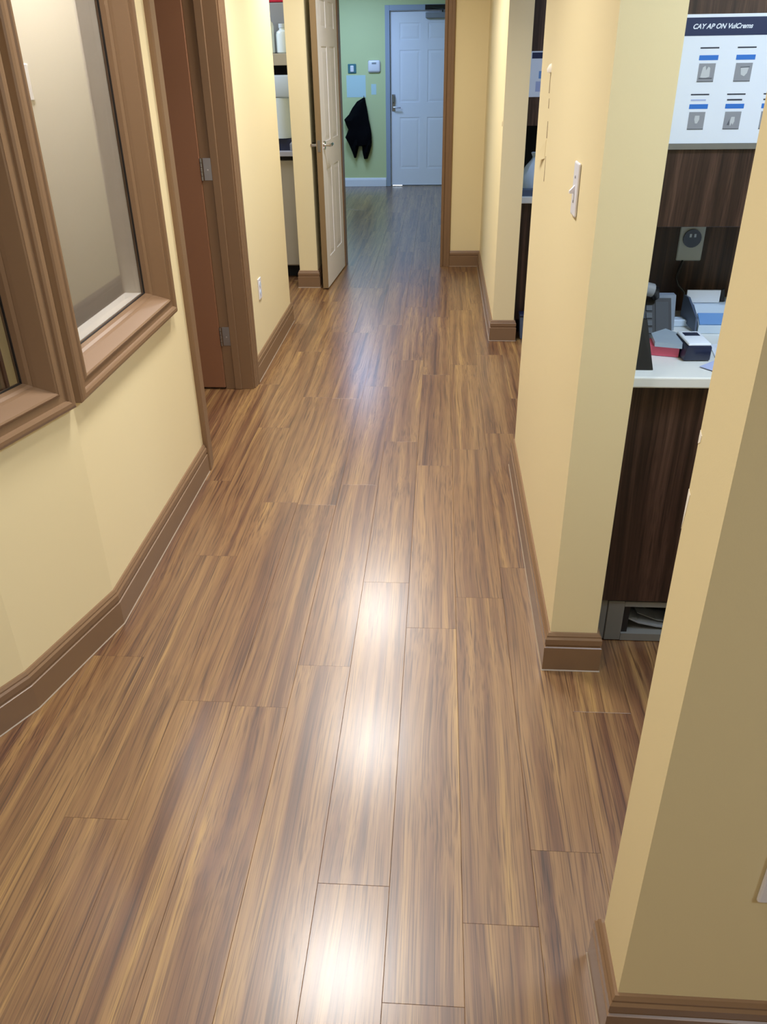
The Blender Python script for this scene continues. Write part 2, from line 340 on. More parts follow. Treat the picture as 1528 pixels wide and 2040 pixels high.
# ------------------------------------------------------------------ door 1: brown, open inward, left wall
d1 = thing('door_1', 'brown door standing open in the left wall', None, kind='structure')
CAS = [(0, 0), (0, .016), (.006, .021), (.03, .021), (.036, .017), (.062, .017), (.068, .013), (.085, .013), (.090, .010), (.090, 0)]
def vcasing(name, yin, s, m=TRIM, parent=None):   # s +1 grows toward +Y from the opening edge; stands on X = LX
    bm = bm_new(); prism(bm, [(LX+o, yin+s*(.09-w)) for w, o in CAS], .001, 2.25); return obj(name, bm, m, parent)
vcasing('casing', 3.358, -1, parent=d1); vcasing('casing', 4.332, 1, parent=d1)
obj('head_casing', B(LX, LX+.02, 3.268, 4.422, 2.16, 2.25), TRIM, d1)
for nm, y0, y1 in (('jamb', 3.358, 3.38), ('jamb', 4.316, 4.338)): obj(nm, B(-1.205, LX+.004, y0, y1, .001, 2.18), TRIM, d1)
obj('head_jamb', B(-1.205, LX+.004, 3.38, 4.316, 2.158, 2.18), TRIM, d1)
for nm, y0, y1 in (('door_stop', 3.38, 3.392), ('door_stop', 4.304, 4.316)): obj(nm, B(-1.150, -1.112, y0, y1, .001, 2.158, .002), TRIM, d1)
leaf = obj('leaf', B(-2.13, -1.206, 4.303, 4.345, .012, 2.15, .002), DOORBR, d1)
obj('handle', tube(bm_new(), [(-2.06, 4.30, 1.0), (-2.06, 4.26, 1.0), (-2.05, 4.245, 1.0), (-1.95, 4.243, 1.0)], .009), STEEL, leaf)
for z in (.255, 1.115, 1.9):
    h = obj('hinge', B(-1.192, -1.125, 4.3125, 4.316, z, z+.105, .001), STEEL, d1)
    kb = bm_new()
    for j in range(5): cyl(kb, (-1.2, 4.306, z+.001+j*.021), (-1.2, 4.306, z+.020+j*.021), .006, n=10)
    obj('knuckle', kb, STEEL, h, True)
    for zz, xx in ((z+.02, -1.145), (z+.05, -1.17), (z+.085, -1.145)): obj('screw', cyl(bm_new(), (xx, 4.3125, zz), (xx, 4.3115, zz), .004, n=8), CHROME, h, True)
# ------------------------------------------------------------------ six-panel doors
def six_panel(parent, w, h, th, m, ydir, z0=.012, sx=1, name='leaf'):
    """leaf in the local XZ plane, x 0..w*sx; recessed panels with raised fields on the face towards ydir"""
    st, ce = .13, .11; pw = (w-2*st-ce)/2
    rows = [(.24, .90), (1.09, 1.72), (1.84, h-.13)]
    fr = bm_new(); y0, y1 = (-th/2, th/2); xs = []
    # stiles, rails and mullion as one framed slab with a thinner core behind the panels
    box(fr, 0, st, y0, y1, z0, h); box(fr, w-st, w, y0, y1, z0, h); box(fr, st+pw, st+pw+ce, y0, y1, z0, h)
    for za, zb in ((z0, rows[0][0]), (rows[0][1], rows[1][0]), (rows[1][1], rows[2][0]), (rows[2][1], h)):
        for xa in (st, st+pw+ce): box(fr, xa, xa+pw, y0, y1, za, zb)
    for xa in (st, st+pw+ce):
        for za, zb in rows: box(fr, xa, xa+pw, y0+.004, y1-.004, za, zb)
    if sx < 0: bmesh.ops.scale(fr, vec=(-1, 1, 1), verts=fr.verts)
    L = obj(name, fr, m, parent)
    for xa in (st, st+pw+ce):
        for za, zb in rows:
            for yd in (1, -1):
                pb = bm_new(); a, b_ = .012, .038; yb, yt = yd*(th/2-.004), yd*(th/2-.0012)
                lo = [pb.verts.new((x, yb, z)) for x, z in ((xa+a, za+a), (xa+pw-a, za+a), (xa+pw-a, zb-a), (xa+a, zb-a))]
                hi = [pb.verts.new((x, yt, z)) for x, z in ((xa+b_, za+b_), (xa+pw-b_, za+b_), (xa+pw-b_, zb-b_), (xa+b_, zb-b_))]
                for i in range(4): pb.faces.new((lo[i], lo[(i+1) % 4], hi[(i+1) % 4], hi[i]))
                pb.faces.new(hi)
                if sx < 0: bmesh.ops.scale(pb, vec=(-1, 1, 1), verts=pb.verts)
                bmesh.ops.recalc_face_normals(pb, faces=pb.faces)
                obj('raised_panel', pb, m, L)
    return L
# door 2: white, standing open against the left stub, lever handles both sides
d2o = thing('door_2', 'white panelled door standing open at the end of the hall', None, kind='structure')
hinge = bpy.data.objects.new('swing', None); COL.objects.link(hinge); hinge.parent = d2o
W2 = .80
L2 = six_panel(d2o, W2, 2.14, .042, WHITE, 1)
base2 = Matrix.Translation((-.866, 7.385, 0)) @ Matrix.Rotation(-.0625, 4, 'Z') @ Matrix.Rotation(-math.pi/2, 4, 'Z')
L2.matrix_local = base2
bpy.data.objects.remove(hinge)
e = obj('latch_edge', B(W2, W2+.012, -.0215, .0215, .012, 2.14, .001), EDGEWOOD, L2)
for s in (1, -1):   # +1 local y = +x world side after the turn
    hb = bm_new(); y = s*.021
    cyl(hb, (W2-.065, y, 1.07), (W2-.065, y+s*.012, 1.07), .032, .030, 20)
    cyl(hb, (W2-.065, y+s*.012, 1.07), (W2-.065, y+s*.05, 1.07), .011, n=12)
    tube(hb, [(W2-.065, y+s*.05, 1.07), (W2-.085, y+s*.056, 1.072), (W2-.12, y+s*.056, 1.076), (W2-.175, y+s*.05, 1.07)], [.012, .0115, .010, .009], 10)
    obj('lever_handle', hb, CHROME, L2, True)
obj('latch_plate', B(W2+.012, W2+.0135, -.012, .012, 1.03, 1.11), STEEL, L2)
# casing and jambs of the doorway it hangs in
for x0, x1 in ((.008, .03), (-.86, -.838)): obj('jamb', B(x0, x1, 7.408, 7.56, .001, 2.2), TRIM, d2o)
obj('head_jamb', B(-.838, .008, 7.408, 7.56, 2.18, 2.2), TRIM, d2o)
for xi, s in ((.012, 1), (-.842, -1)):
    bm = bm_new(); prism(bm, [(xi+s*(.08-w*.08/.09), 7.43-o) for w, o in CAS], .001, 2.27); obj('casing', bm, TRIM, d2o)
obj('head_casing', B(-.92, .09, 7.412, 7.43, 2.19, 2.27), TRIM, d2o)
# door 3: pale entrance door in the green wall
d3 = thing('door_3', 'pale panelled exit door in the green wall', None, kind='structure')
L3 = six_panel(d3, .915, 2.165, .044, WHITE, 1, z0=.016); L3.location = (-.72, 12.60, 0)
for nm, x0, x1, z0, z1 in (('frame_jamb', -.785, -.722, .0, 2.24), ('frame_jamb', .197, .26, 0, 2.24), ('frame_head', -.722, .197, 2.175, 2.24)):
    obj(nm, B(x0, x1, 12.535, 12.70, z0+.001, z1, .003), FRAMEB, d3)
obj('door_sweep', B(-.56, .19, 12.60, 12.618, .0065, .0155), BLACK, d3)
for nm, x0, x1, z0, z1 in (('door_stop', -.7215, -.70, .007, 2.16), ('door_stop', .175, .1965, .007, 2.16), ('door_stop', -.7215, .1965, 2.1605, 2.1745)): obj(nm, B(x0, x1, 12.6235, 12.65, z0, z1), FRAMEB, d3)
obj('threshold', B(-.722, .197, 12.56, 12.70, .0005, .006), ALUM, d3)
cl = obj('door_closer', B(-.245, .06, 12.515, 12.575, 2.085, 2.15, .008, 2), GREYP, d3)
obj('closer_arm', tube(bm_new(), [(-.02, 12.53, 2.15), (-.02, 12.53, 2.175), (.0, 12.36, 2.18), (-.18, 12.53, 2.205)], .009), BLACK, cl)
obj('closer_bracket', B(-.25, .10, 12.52, 12.534, 2.178, 2.235), BLACK, cl)
hb = bm_new(); box(hb, -.70, -.655, 12.570, 12.578, .98, 1.19, .003); cyl(hb, (-.678, 12.57, 1.03), (-.678, 12.53, 1.03), .011, n=12)
tube(hb, [(-.678, 12.532, 1.03), (-.64, 12.528, 1.03), (-.575, 12.53, 1.025)], .009); tube(hb, [(-.678, 12.57, 1.085), (-.678, 12.52, 1.10), (-.672, 12.515, 1.14), (-.668, 12.53, 1.17), (-.666, 12.57, 1.18)], .007)
bmesh.ops.translate(hb, vec=(.72, -12.60, 0), verts=hb.verts); obj('lever_handle', hb, STEEL, L3, True)
struct('trim_doorstep', B(-1.2, .7, 12.7, 14.2, -.06, -.004), mat('pale_concrete', 'dedbd2', .8))
# ------------------------------------------------------------------ plates on the walls
def plate_things():
    # toggle switch on the middle right wall
    t = thing('light_switch', 'white toggle light switch on the yellow wall on the right', 'light switch', (RX, 2.285, 1.34))
    obj('plate', B(-.007, 0, -.038, .038, -.066, .066, .004, 2), PLASTIC, t)
    bm = bm_new(); poly_ext(bm, [(-.006, -.006, -.011), (-.006, -.006, .011), (-.020, -.006, -.004), (-.020, -.006, -.010)], (0, .012, 0)); obj('toggle', bm, PLASTIC, t)
    for z in (-.03, .03): obj('screw', cyl(bm_new(), (-.007, 0, z), (-.0085, 0, z), .0035, n=8), STEEL, t, True)
    # outlet on the left wall past the brown door
    t = thing('wall_outlet', 'white outlet plate low on the left wall beyond the brown door', 'outlet', (LX, 4.71, .475))
    obj('plate', B(0, .006, -.037, .037, -.06, .06, .003), PLASTIC, t)
    bm = bm_new()
    for z in (-.024, .024): cyl(bm, (.005, 0, z), (.0075, 0, z), .016, n=14)
    obj('socket', bm, PALEBL, t, True)
    # plate on the near partition
    t = thing('wall_outlet', 'white outlet plate on the nearest partition, cut by the frame edge', 'outlet', (.585, .888, .485))
    obj('plate', B(-.040, .040, -.009, 0, -.062, .062, .004, 2), PLASTIC, t)
    bm = bm_new()
    for z in (-.025, .025): cyl(bm, (0, -.008, z), (0, -.011, z), .017, n=14)
    obj('socket', bm, PLASTIC, t, True)
    # switch inside the office seen through the window
    t = thing('light_switch', 'white switch plate seen through the left window', 'light switch', (-1.545, 3.262, 1.585))
    obj('plate', B(-.036, .036, -.007, 0, -.06, .06, .003), PLASTIC, t); obj('rocker', B(-.016, .016, -.011, -.006, -.03, .03, .002), PLASTIC, t)
    # thermostat and access keypad
    t = thing('thermostat', 'white rounded thermostat on the green wall beside the pale door', 'thermostat', (-.938, 12.55, 1.535))
    obj('housing', B(-.083, .083, -.032, 0, -.073, .073, .022, 3), PLASTIC, t, True); obj('screen', B(-.03, .03, -.034, -.031, .025, .045), GREYP, t)
    t = thing('keypad', 'small teal square push button panel on the green wall', 'push button', (-1.242, 12.55, 1.509))
    obj('plate', B(-.057, .057, -.012, 0, -.057, .057, .006), TEAL, t)
    bm = bm_new(); box(bm, -.024, .024, -.02, -.011, -.038, .038, .008, 2); obj('button', bm, PLASTIC, t)
plate_things()
# black jacket on a hook
t = thing('hanging_jacket', 'black jacket hanging from a hook on the green wall', 'jacket', (0, 12.55, 0))
bm = bm_new()
def rings(rows, yc):
    R = []
    for z, xl, xr, dp in rows:
        cx, rx = (xl+xr)/2, (xr-xl)/2
        R.append([bm.verts.new((cx+rx*math.cos(a), yc-dp*(.5+.5*math.sin(a))*(1+.18*math.sin(3*a+z*9)), z+.012*math.sin(2*a))) for a in [2*math.pi*k/16 for k in range(16)]])
    for A_, B_ in zip(R, R[1:]):
        for k in range(16): bm.faces.new((A_[k], A_[(k+1) % 16], B_[(k+1) % 16], B_[k]))
    bm.faces.new(R[0]); bm.faces.new(R[-1][::-1])
rings([(1.145, -1.10, -1.07, .04), (1.10, -1.19, -1.062, .07), (1.03, -1.25, -1.045, .09), (.95, -1.30, -1.03, .11), (.885, -1.368, -1.02, .13), (.82, -1.345, -1.005, .12), (.757, -1.315, -.993, .12), (.71, -1.335, -.987, .13), (.66, -1.36, -.985, .13), (.60, -1.325, -.985, .12), (.555, -1.30, -.99, .11)], -.003)
rings([(.64, -1.345, -1.16, .10), (.55, -1.30, -1.17, .11), (.48, -1.27, -1.19, .10), (.40, -1.245, -1.215, .07)], -.004)
rings([(.66, -1.16, -.985, .10), (.55, -1.125, -.99, .11), (.46, -1.12, -1.02, .10), (.385, -1.105, -1.05, .07)], -.004)
obj('jacket_body', bm, CLOTH, t, True)
obj('coat_hook', tube(bm_new(), [(-1.085, 0, 1.16), (-1.085, -.04, 1.15), (-1.085, -.05, 1.165), (-1.085, -.05, 1.18)], .006), STEEL, t)
# ------------------------------------------------------------------ near operatory: cabinets, counter and what lies on it
CX0 = RX+.1385
base = thing('base_cabinet', 'dark walnut base cabinet under the white counter behind the right wall', 'cabinet', (0, 0, 0))
obj('carcass', B(CX0, 2.7, 2.118, 2.72, .158, .874), WALNUT, base)
for i, (xa, xb) in enumerate(((CX0+.003, .915), (.919, 1.50), (1.504, 2.1))):
    dr = obj('cabinet_door', B(xa, xb, 2.098, 2.117, .16, .872, .0015), WALNUT, base)
    if i: obj('handle', tube(bm_new(), [(xb-.06, 2.098, .62), (xb-.06, 2.07, .625), (xb-.06, 2.07, .735), (xb-.06, 2.098, .74)], .005), STEEL, dr)
tag(obj('countertop', B(CX0, 2.7, 2.062, 2.72, .875, .905, .004, 2), QUARTZ), 'white stone countertop on the walnut base cabinet', 'countertop')
bs = tag(obj('backsplash', B(CX0, 2.7, 2.705, 2.72, .9052, 1.224), WALNUT), 'dark walnut backsplash board behind the near counter', 'backsplash')
up = thing('upper_cabinet', 'dark walnut wall cabinet carrying the big dental poster', 'cabinet')
obj('carcass', B(CX0, 2.7, 2.40, 2.7195, 1.225, 2.3), WALNUT, up)
for xa, xb in ((CX0+.002, .83), (.834, 1.5), (1.504, 2.1)): obj('cabinet_door', B(xa, xb, 2.381, 2.399, 1.227, 2.298, .0015), WALNUT, up)
# grey open-fronted plinth unit with papers
pl = thing('plinth_unit', 'grey open fronted metal drawer base on the floor under the walnut cabinet', 'drawer')
bm = bm_new(); X0, X1 = CX0+.028, 1.16; za, zb = .003, .154
box(bm, X0, X0+.028, 2.105, 2.6, za, zb, .003); box(bm, X0+.0285, X0+.080, 2.103, 2.6, za, zb, .002); box(bm, X1-.05, X1, 2.103, 2.6, za, zb, .002)
box(bm, X0+.08, X1-.05, 2.103, 2.6, zb-.019, zb); box(bm, X0+.08, X1-.05, 2.103, 2.6, za, .030); obj('frame', bm, GREYMET, pl)
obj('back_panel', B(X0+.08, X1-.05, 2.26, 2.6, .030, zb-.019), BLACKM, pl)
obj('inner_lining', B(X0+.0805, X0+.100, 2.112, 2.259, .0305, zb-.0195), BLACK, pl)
def sheet(bm, pts, w, th=.002):
    rings = []
    for p, n in pts:
        p = Vector(p); n = Vector(n); rings.append([bm.verts.new(p), bm.verts.new(p+n*w), bm.verts.new(p+n*w+Vector((0, 0, th))), bm.verts.new(p+Vector((0, 0, th)))])
    for A_, B_ in zip(rings, rings[1:]):
        for i in range(4): bm.faces.new((A_[i], A_[(i+1) % 4], B_[(i+1) % 4], B_[i]))
    bm.faces.new(rings[0][::-1]); bm.faces.new(rings[-1]); return bm
DN = (0, 1, 0)
tag(obj('paper', sheet(bm_new(), [((.625, 2.125, .072), DN), ((.66, 2.125, .055), DN), ((.72, 2.125, .042), DN), ((.80, 2.125, .034), DN)], .09, .006), GREYP), 'grey curled papers lying at the bottom of the grey drawer base', 'papers')
tag(obj('paper', sheet(bm_new(), [((.655, 2.14, .085), DN), ((.72, 2.14, .058), DN), ((.80, 2.14, .045), DN)], .05, .002), GREYP), 'thin pale sheet leaning above the curled papers in the grey base', 'papers')
tag(obj('roll', tube(bm_new(), [(.63, 2.2, .128), (.70, 2.19, .118), (.74, 2.18, .115)], [.004, .008, .009]), GREYP, smooth=True), 'small grey tube under the top rail of the grey base', 'tube')
tag(obj('folder', poly_ext(bm_new(), [(.755, 2.13, .031), (.80, 2.13, .031), (.80, 2.13, .12), (.745, 2.13, .125)], (0, .01, 0)), PALEBL), 'pale folder standing upright in the grey drawer base', 'folder')
# poster on the upper cabinet
def poster(name, label, x0, x1, z0, z1, y, full):
    y -= .001
    P = tag(obj(name, B(x0, x1, y-.0015, y, z0, z1), PAPER), label, 'poster')
    yb = y-.0016
    def flat(nm, xa, xb, za, zb, m, dy=0, skew=0):
        bm = bm_new(); poly_ext(bm, [(xa, yb-dy, za), (xb, yb-dy, za), (xb+skew, yb-dy, zb), (xa+skew, yb-dy, zb)], (0, -.0003, 0)); return obj(nm, bm, m, P)
    h = z1-z0
    hb = flat('header_band', x0+.008, x1-.004, z1-.046*h/.29, z1-.007, NAVY)
    if full:
        tc = bpy.data.curves.new('lettering', 'FONT'); tc.body = 'CAY AP ON VulCrems'; tc.size = .0150; tc.shear = .3; tc.align_y = 'CENTER'; tc.extrude = .0001; tc.offset = .0004
        to = bpy.data.objects.new('lettering_src', tc); COL.objects.link(to); bpy.context.view_layer.update()
        me = bpy.data.meshes.new_from_object(to.evaluated_get(bpy.context.evaluated_depsgraph_get())); me.materials.clear(); me.materials.append(PAPER)
        COL.objects.unlink(to); bpy.data.objects.remove(to)
        lo = bpy.data.objects.new('lettering', me); COL.objects.link(lo); lo.parent = hb; lo.rotation_euler = (math.pi/2, 0, 0); lo.location = (.616, yb-.0006, z1-.0265)
        for r, (zt, two) in enumerate(((1.656, 0), (1.552, 1))):
            for c in range(3):
                xc = .667+c*.091 - (.006 if r else 0); sk = 0
                flat('caption_line', xc-.024, xc+.022, zt, zt+.003, INK)
                if two: flat('caption_line', xc-.022, xc+.016, zt-.013, zt-.0095, LILAC if c == 0 else INK)
                zz = zt-.0145 if not two else zt-.0205
                flat('blue_bar', xc-.0235, xc+.0235, zz-.011, zz, BLUE)
                ph = flat('picture', xc-.021, xc+.020, zz-.058, zz-.018, PHOTO)
                bm = bm_new()
                def pp(pts, m_, dy): 
                    q = bm_new(); poly_ext(q, [(xc+a*.87, yb-dy, zz-.018-b_*.87) for a, b_ in pts], (0, -.0002, 0)); obj('tooth_picture', q, m_, ph)
                bm.free()
                if (r, c) == (0, 0): pp([(-.016, .036), (-.012, .010), (-.005, .006), (-.002, .018), (.004, .008), (.009, .012), (.010, .034), (-.002, .038)], PHOTOL, .0004); pp([(-.020, .037), (.018, .037), (.018, .040), (-.020, .040)], PHOTOD, .0005)
                elif (r, c) == (0, 1): pp([(-.009, .012), (.014, .011), (.011, .026), (.004, .034), (-.006, .03)], PHOTOL, .0004); pp([(-.010, .010), (.016, .009), (.016, .0115), (-.010, .0125)], PHOTOD, .0005)
                elif c == 0: pp([(-.006, .010), (.007, .010), (.008, .020), (.003, .031), (-.003, .031), (-.007, .02)], PHOTOL, .0004)
                else: pp([(-.004, .014), (.006, .014), (.007, .026), (.003, .036), (0, .030), (-.004, .040), (-.006, .026)], PHOTOL, .0004); pp([(-.014, .036), (-.008, .020), (-.007, .036)], PHOTOD, .0005)
                fb = flat('picture_edge', xc-.021, xc+.020, zz-.0595, zz-.0575, PHOTOD, .0004)
    else:
        flat('blue_bar', x0+.055, x0+.16, z1-.145, z1-.105, BLUEP); flat('picture', x0+.04, x0+.16, z1-.215, z1-.16, LILAC)
    return P
poster('poster', 'large white poster with navy header and tooth pictures on the near walnut cabinet', .555, .985, 1.439, 1.73, 2.381, True)
obj('poster_shadow_gap', B(.56, .99, 2.372, 2.381, 1.425, 1.4385), GREYMET, up)  # dark grey bar painting the shadow gap under the poster
# outlet, plug and cord on the backsplash
t = thing('wall_outlet', 'outlet plate with a dark round plug on the walnut backsplash', 'outlet', (.795, 2.705, 1.125))
obj('plate', B(-.039, .039, -.006, 0, -.058, .058, .003), PALEG, t)
bm = bm_new(); cyl(bm, (0, -.006, .012), (0, -.012, .012), .028, n=20); obj('socket', bm, SLATE, t, True)
bm = bm_new()
for xx in (-.007, .007): box(bm, xx-.003, xx+.003, -.0135, -.0118, .016, .026)
obj('slot', bm, PALEBL, t)
tag(obj('power_cord', tube(bm_new(), [(.775, 2.69, 1.07), (.765, 2.68, 1.045), (.758, 2.67, 1.02), (.765, 2.66, 1.0), (.785, 2.65, .98), (.79, 2.64, .955), (.79, 2.62, .915)], .004), BLACK, smooth=True), 'thin black cord hanging down the walnut backsplash', 'cord')
# desk phone on its stand
Z = .905
t = thing('desk_phone', 'black desk phone with square keys on the counter behind the slanted panel', 'phone', (0, 2.40, Z), 0)
PA, PB = Vector((0, -.035, .012)), Vector((0, .035, .112))
bm = bm_new(); poly_ext(bm, [(.53, -.035, .001), (.53, .055, .001), (.53, .05, .09), (.53, .035, .112), (.53, -.035, .012)], (.156, 0, 0)); obj('phone_body', bm, PHONE, t)
GKEY = mat('grey_key', '3e444b', .6); GPAN = mat('grey_phone_panel', '23272d', .6)
def on_face(u, v, w, h, nm, m_, parent, lift=.003):
    dv = (PB-PA).normalized(); nrm = Vector((0, -dv.z, dv.y)); q = bm_new()
    poly_ext(q, [Vector((u, 0, 0))+PA+dv*v, Vector((u+w, 0, 0))+PA+dv*v, Vector((u+w, 0, 0))+PA+dv*(v+h), Vector((u, 0, 0))+PA+dv*(v+h)], nrm*lift); return obj(nm, q, m_, parent)
for r in range(4):
    for c in range(2): on_face(.590+c*.023, .014+r*.023, .017, .016, 'key', GKEY, t)
on_face(.640, .008, .037, .102, 'side_panel', GPAN, t, .002)
hs_ = obj('handset', tube(bm_new(), [(.54, -.01, .118), (.565, .0, .142), (.60, .005, .148), (.628, .01, .138), (.636, .02, .118)], [.017, .019, .018, .017, .012], 10), BLACK, t, True)
obj('handset_band', cyl(bm_new(), (.596, .005, .1478), (.622, .009, .141), .0195, n=14), GREYP, hs_, True)
tag(obj('tablet_stand', poly_ext(bm_new(), [(.535, 2.118, Z+.001), (.5795, 2.118, Z+.001), (.556, 2.16, Z+.125), (.535, 2.16, Z+.13)], (0, .012, 0)), BLACK), 'black slanted panel standing on the front edge of the counter', 'stand')
bm = bm_new(); poly_ext(bm, [(.708, 2.482, Z+.001), (.722, 2.482, Z+.001), (.713, 2.482, Z+.108), (.655, 2.482, Z+.108), (.655, 2.482, Z+.094), (.692, 2.482, Z+.090), (.703, 2.482, Z+.07)], (0, .03, 0))
tag(obj('paper_holder', bm, MIDG), 'grey upright holder behind the black phone', 'holder')
# pink box with a clear bag on it
bm = bm_new(); prism(bm, [(.595, 2.245), (.672, 2.225), (.683, 2.29), (.605, 2.315)], Z+.001, Z+.028); tag(obj('pink_box', bm, PINK), 'pink carton lying beside the navy device', 'box')
bm = bm_new(); poly_ext(bm, [(.605, 2.232, Z+.0295), (.675, 2.212, Z+.0295), (.70, 2.29, Z+.031), (.66, 2.345, Z+.034), (.612, 2.31, Z+.031)], (0, .004, .012)); tag(obj('plastic_bag', bm, BAG), 'clear bluish plastic bag on top of the pink carton', 'bag')
# navy label device
t = thing('label_printer', 'navy device with white slotted top on the counter', 'printer', (.712, 2.245, Z), .03)
def taper(bm, w0, d0, w1, d1, z0, z1, oy=0, bev=.006):
    v0 = [bm.verts.new((sx*w0/2, s_*d0/2, z0)) for sx, s_ in ((-1, -1), (1, -1), (1, 1), (-1, 1))]; v1 = [bm.verts.new((sx*w1/2, s_*d1/2+oy, z1)) for sx, s_ in ((-1, -1), (1, -1), (1, 1), (-1, 1))]
    fs = [bm.faces.new((v0[i], v0[(i+1) % 4], v1[(i+1) % 4], v1[i])) for i in range(4)] + [bm.faces.new(v0[::-1]), bm.faces.new(v1)]
    if bev: bmesh.ops.bevel(bm, geom=list({e for f in fs for e in f.edges}), offset=bev, segments=2, profile=.5, affect='EDGES')
    return bm
obj('device_body', taper(bm_new(), .075, .105,   .068, .125, .001, .046), NAVYP, t, True)
obj('top_cover', taper(bm_new(), .062, .118, .060, .114, .0462, .053, 0, .003), PAPER, t, True)
obj('slot', B(-.021, .021, .012, .042, .0528, .0538, .0003), NAVYP, t)
# papers on the right
bm = bm_new(); sheet(bm, [((.762, 2.15, Z+.001), (.15, 1, 0)), ((.80, 2.14, Z+.006), (.15, 1, 0)), ((.86, 2.13, Z+.002), (.15, 1, 0))], .19, .0015); tag(obj('paper', bm, PAPER), 'folded white paper in front of the navy device on the counter', 'paper')
bm = bm_new(); poly_ext(bm, [(.708, 2.142, Z+.003), (.742, 2.098, Z+.003), (.85, 2.085, Z+.008), (.85, 2.16, Z+.012), (.752, 2.165, Z+.012)], (0, 0, .0012)); tag(obj('envelope', bm, LILAC), 'lilac envelope at the front edge of the counter', 'envelope')
# white and blue box with slate side panel, white strip
t = thing('paper_tray', 'white and blue sloped paper tray at the back of the counter', 'tray', (0, 0, 0))
bm = bm_new(); poly_ext(bm, [(.785, 2.45, Z+.001), (.785, 2.62, Z+.001), (.785, 2.62, Z+.068), (.785, 2.53, Z+.066), (.785, 2.49, Z+.050), (.785, 2.45, Z+.025)], (.20, 0, 0)); obj('tray_body', bm, PALEBL, t)
obj('back_sheet', B(.765, .865, 2.55, 2.556, Z+.0685, Z+.106), PAPER, t)
bm = bm_new(); poly_ext(bm, [(.787, 2.489, Z+.0505), (.985, 2.489, Z+.0505), (.985, 2.451, Z+.0265), (.787, 2.451, Z+.0265)], (0, -.002, .003)); obj('blue_band', bm, BLUEP, t)
bm = bm_new(); poly_ext(bm, [(.783, 2.455, Z+.001), (.783, 2.465, Z+.045), (.770, 2.53, Z+.09), (.764, 2.56, Z+.09), (.766, 2.57, Z+.02)], (-.006, 0, 0)); obj('side_panel', bm, SLATE, t)
tag(obj('white_bar', B(.725, .775, 2.52, 2.56, Z+.0005, Z+.022, .003), PALEBL), 'small pale bar lying behind the pink carton', 'bar')
tag(obj('clip', poly_ext(bm_new(), [(.872, 2.56, Z+.0695), (.886, 2.56, Z+.0695), (.878, 2.56, Z+.108), (.870, 2.56, Z+.104)], (0, .01, 0)), BLACK), 'black clip standing on the white and blue paper tray', 'clip')
# ------------------------------------------------------------------ far operatory
bc = thing('base_cabinet', 'dark base cabinet seen through the gap between the right walls', 'cabinet')
obj('carcass', B(CX0, 2.7, 5.42, 6.02, .09, .838), WALNUT, bc); obj('cabinet_door', B(CX0+.002, 1.0, 5.40, 5.419, .1, .836, .0015), WALNUT, bc); obj('toe_kick', B(CX0, 2.7, 5.48, 6.02, .002, .09), BLACKM, bc)
tag(obj('countertop', B(CX0, 2.7, 5.37, 6.02, .8385, .878, .004, 2), QUARTZ), 'white countertop edge in the gap between the right walls', 'countertop')
uc = thing('upper_cabinet', 'dark wall cabinet in the gap between the right walls', 'cabinet')
obj('carcass', B(CX0, 2.7, 5.62, 6.019, 1.26, 2.3), WALNUT, uc); obj('cabinet_door', B(CX0+.002, 1.1, 5.60, 5.619, 1.262, 2.298, .0015), WALNUT, uc)
tag(obj('backsplash', B(CX0, 2.7, 6.005, 6.0195, .8785, 1.259), BLACKM), 'black backsplash under the far wall cabinet', 'backsplash')
poster('poster', 'smaller white poster half hidden in the gap between the right walls', .524, .85, 1.421, 1.665, 5.60, False)
bm = bm_new(); prof = [(.001, .879), (.10, .88), (.105, .93), (.095, .98), (.06, 1.03), (.025, 1.07), (.02, 1.085), (.032, 1.11), (.001, 1.105)]
lathe(bm, prof, .60, 5.60, 14)
for i, v in enumerate(bm.verts): v.co.x += .006*math.sin(i*2.3); v.co.y += .006*math.cos(i*1.7)
t = tag(obj('tied_bag', bm, PALEBL, smooth=True), 'pale blue tied bag on the counter in the right gap', 'bag')
tag(obj('blue_box', B(.505, .66, 5.40, 5.475, .8785, .915, .002), SLATE), 'flat slate box in front of the tied bag', 'box')
t = thing('waste_bin', 'small dark bin on the floor behind the far right wall', 'bin', (.60, 5.32, 0))
obj('bin_body', taper(bm_new(), .11, .08, .13, .09, .002, .15, 0, .004), SLATE, t); obj('bin_lid', B(-.068, .068, -.048, .048, .1505, .166, .003), NAVYP, t)
# ------------------------------------------------------------------ lab behind the left wall
lb = thing('lab_cabinet', 'grey laminate lab cabinet seen through the left opening', 'cabinet')
obj('carcass', B(-2.9, -1.137, 7.0, 7.4275, .10, .935), GREYCAB, lb); obj('cabinet_door', B(-1.70, -1.139, 6.985, 6.9995, .11, .93, .001), GREYCAB, lb); obj('toe_kick', B(-2.9, -1.137, 7.05, 7.4275, .002, .10), BLACKM, lb)
obj('under_lip', B(-2.9, -1.137, 6.975, 7.4275, .9355, .962), BLACKM, lb)
tag(obj('countertop', B(-2.9, -1.137, 6.955, 7.4275, .9625, 1.0, .004, 2), mat('grey_countertop', 'b4b6c4', .3)), 'grey lab countertop in the left opening', 'countertop')
t = thing('towel_dispenser', 'tall white towel dispenser on the lab counter', 'dispenser', (-1.285, 7.12, 1.0))
obj('dispenser_base', taper(bm_new(), .19, .17, .18, .16, .001, .085, 0, .006), NAVYP, t)
bm = bm_new(); lathe(bm, [(.085, .0855), (.10, .09), (.10, .375), (.095, .38)], 0, 0, 24); obj('dispenser_body', bm, BTL, t, True)
obj('dispenser_cap', B(-.105, .105, -.105, .09, .381, .535, .012, 2), PALEBL, t, True)
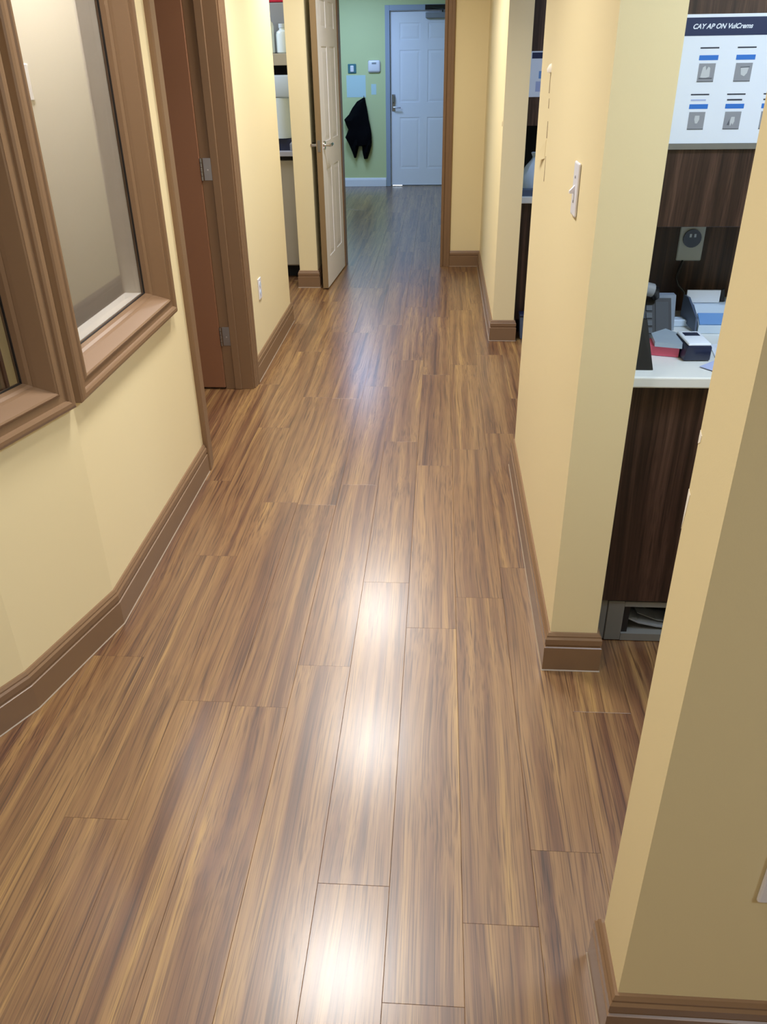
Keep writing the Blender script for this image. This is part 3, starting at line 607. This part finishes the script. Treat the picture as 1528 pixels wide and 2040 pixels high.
bm = bm_new(); lathe(bm, [(.032, 1.0005), (.036, 1.01), (.036, 1.05), (.02, 1.068), (.008, 1.07)], -1.175, 7.0, 16); tag(obj('soap_dish', bm, GREYP, smooth=True), 'grey rounded cup beside the dispenser base', 'cup')
sh = thing('wall_shelf', 'beige shelf above the towel dispenser in the lab', 'shelf')
obj('shelf_board', B(-2.9, -1.137, 7.02, 7.4275, 1.60, 1.68, .003), GREYCAB, sh); obj('dark_gap_panel', B(-2.9, -1.137, 7.38, 7.4275, 1.30, 1.5995), BLACKM, sh)  # black panel painted in for the dark gap under the shelf
for x, y, h, lab in ((-1.345, 7.10, .24, 'white bottle on the lab shelf, first from the hall corner wall'), (-1.235, 7.12, .17, 'shorter white bottle at the right end of the lab shelf')):
    b_ = thing('bottle', lab, 'bottle', (x, y, 1.68), 0, 'bottles on the lab shelf')
    bm = bm_new(); lathe(bm, [(.045, .001), (.052, .008), (.052, h*.75), (.046, h*.85), (.022, h*.93), (.022, h)], 0, 0, 18); obj('bottle_body', bm, BTL, b_, True)
    bm = bm_new(); lathe(bm, [(.025, h+.0005), (.025, h+.028)], 0, 0, 14); obj('cap', bm, PALEBL, b_, True)
tag(obj('grey_box', B(-1.40, -1.14, 7.20, 7.40, 1.681, 2.02, .01, 2), GREYP), 'grey box at the back of the lab shelf', 'box')
tag(obj('red_package', taper(bm_new(), .26, .2, .2, .14, 0, .32, 0, .01), RED), 'red package on top of the grey lab box', 'package').location = (-1.262, 7.30, 2.021)
# ------------------------------------------------------------------ office behind the windows
t = thing('brown_cabinet', 'tall brown cabinet seen through the angled left window', 'cabinet')
obj('carcass', B(-2.4, -1.60, 2.75, 3.26, .002, 2.1), DARKW, t)
for xa, xb in ((-2.395, -2.002), (-1.998, -1.605)): obj('cabinet_door', B(xa, xb, 2.73, 2.7495, .05, 2.08, .002), DARKW, t)
# ------------------------------------------------------------------ ceiling lights
for i, (x, y) in enumerate(HALL_LAMPS):
    c = thing('ceiling_downlight', 'round recessed downlight in the hall ceiling, rear two added for light from behind', 'ceiling light', (x, y, CEIL), 0, 'hall downlights')
    bm = bm_new(); lathe(bm, [(.195, -.03), (.2, -.012), (.23, -.006), (.23, -.0005), (.19, -.0005)], 0, 0, 32); obj('trim_ring', bm, WHITE, c, True)
for x, y, p, c_, s in UNSEEN_PANELS:
    c = thing('unseen_ceiling_panel', 'unseen square ceiling panel put in to light a room', 'ceiling light', (x, y, CEIL), 0, 'unseen ceiling panels for room light')
    obj('housing', B(-s/2-.02, s/2+.02, -s/2-.02, s/2+.02, -.03, -.0005), WHITE, c)
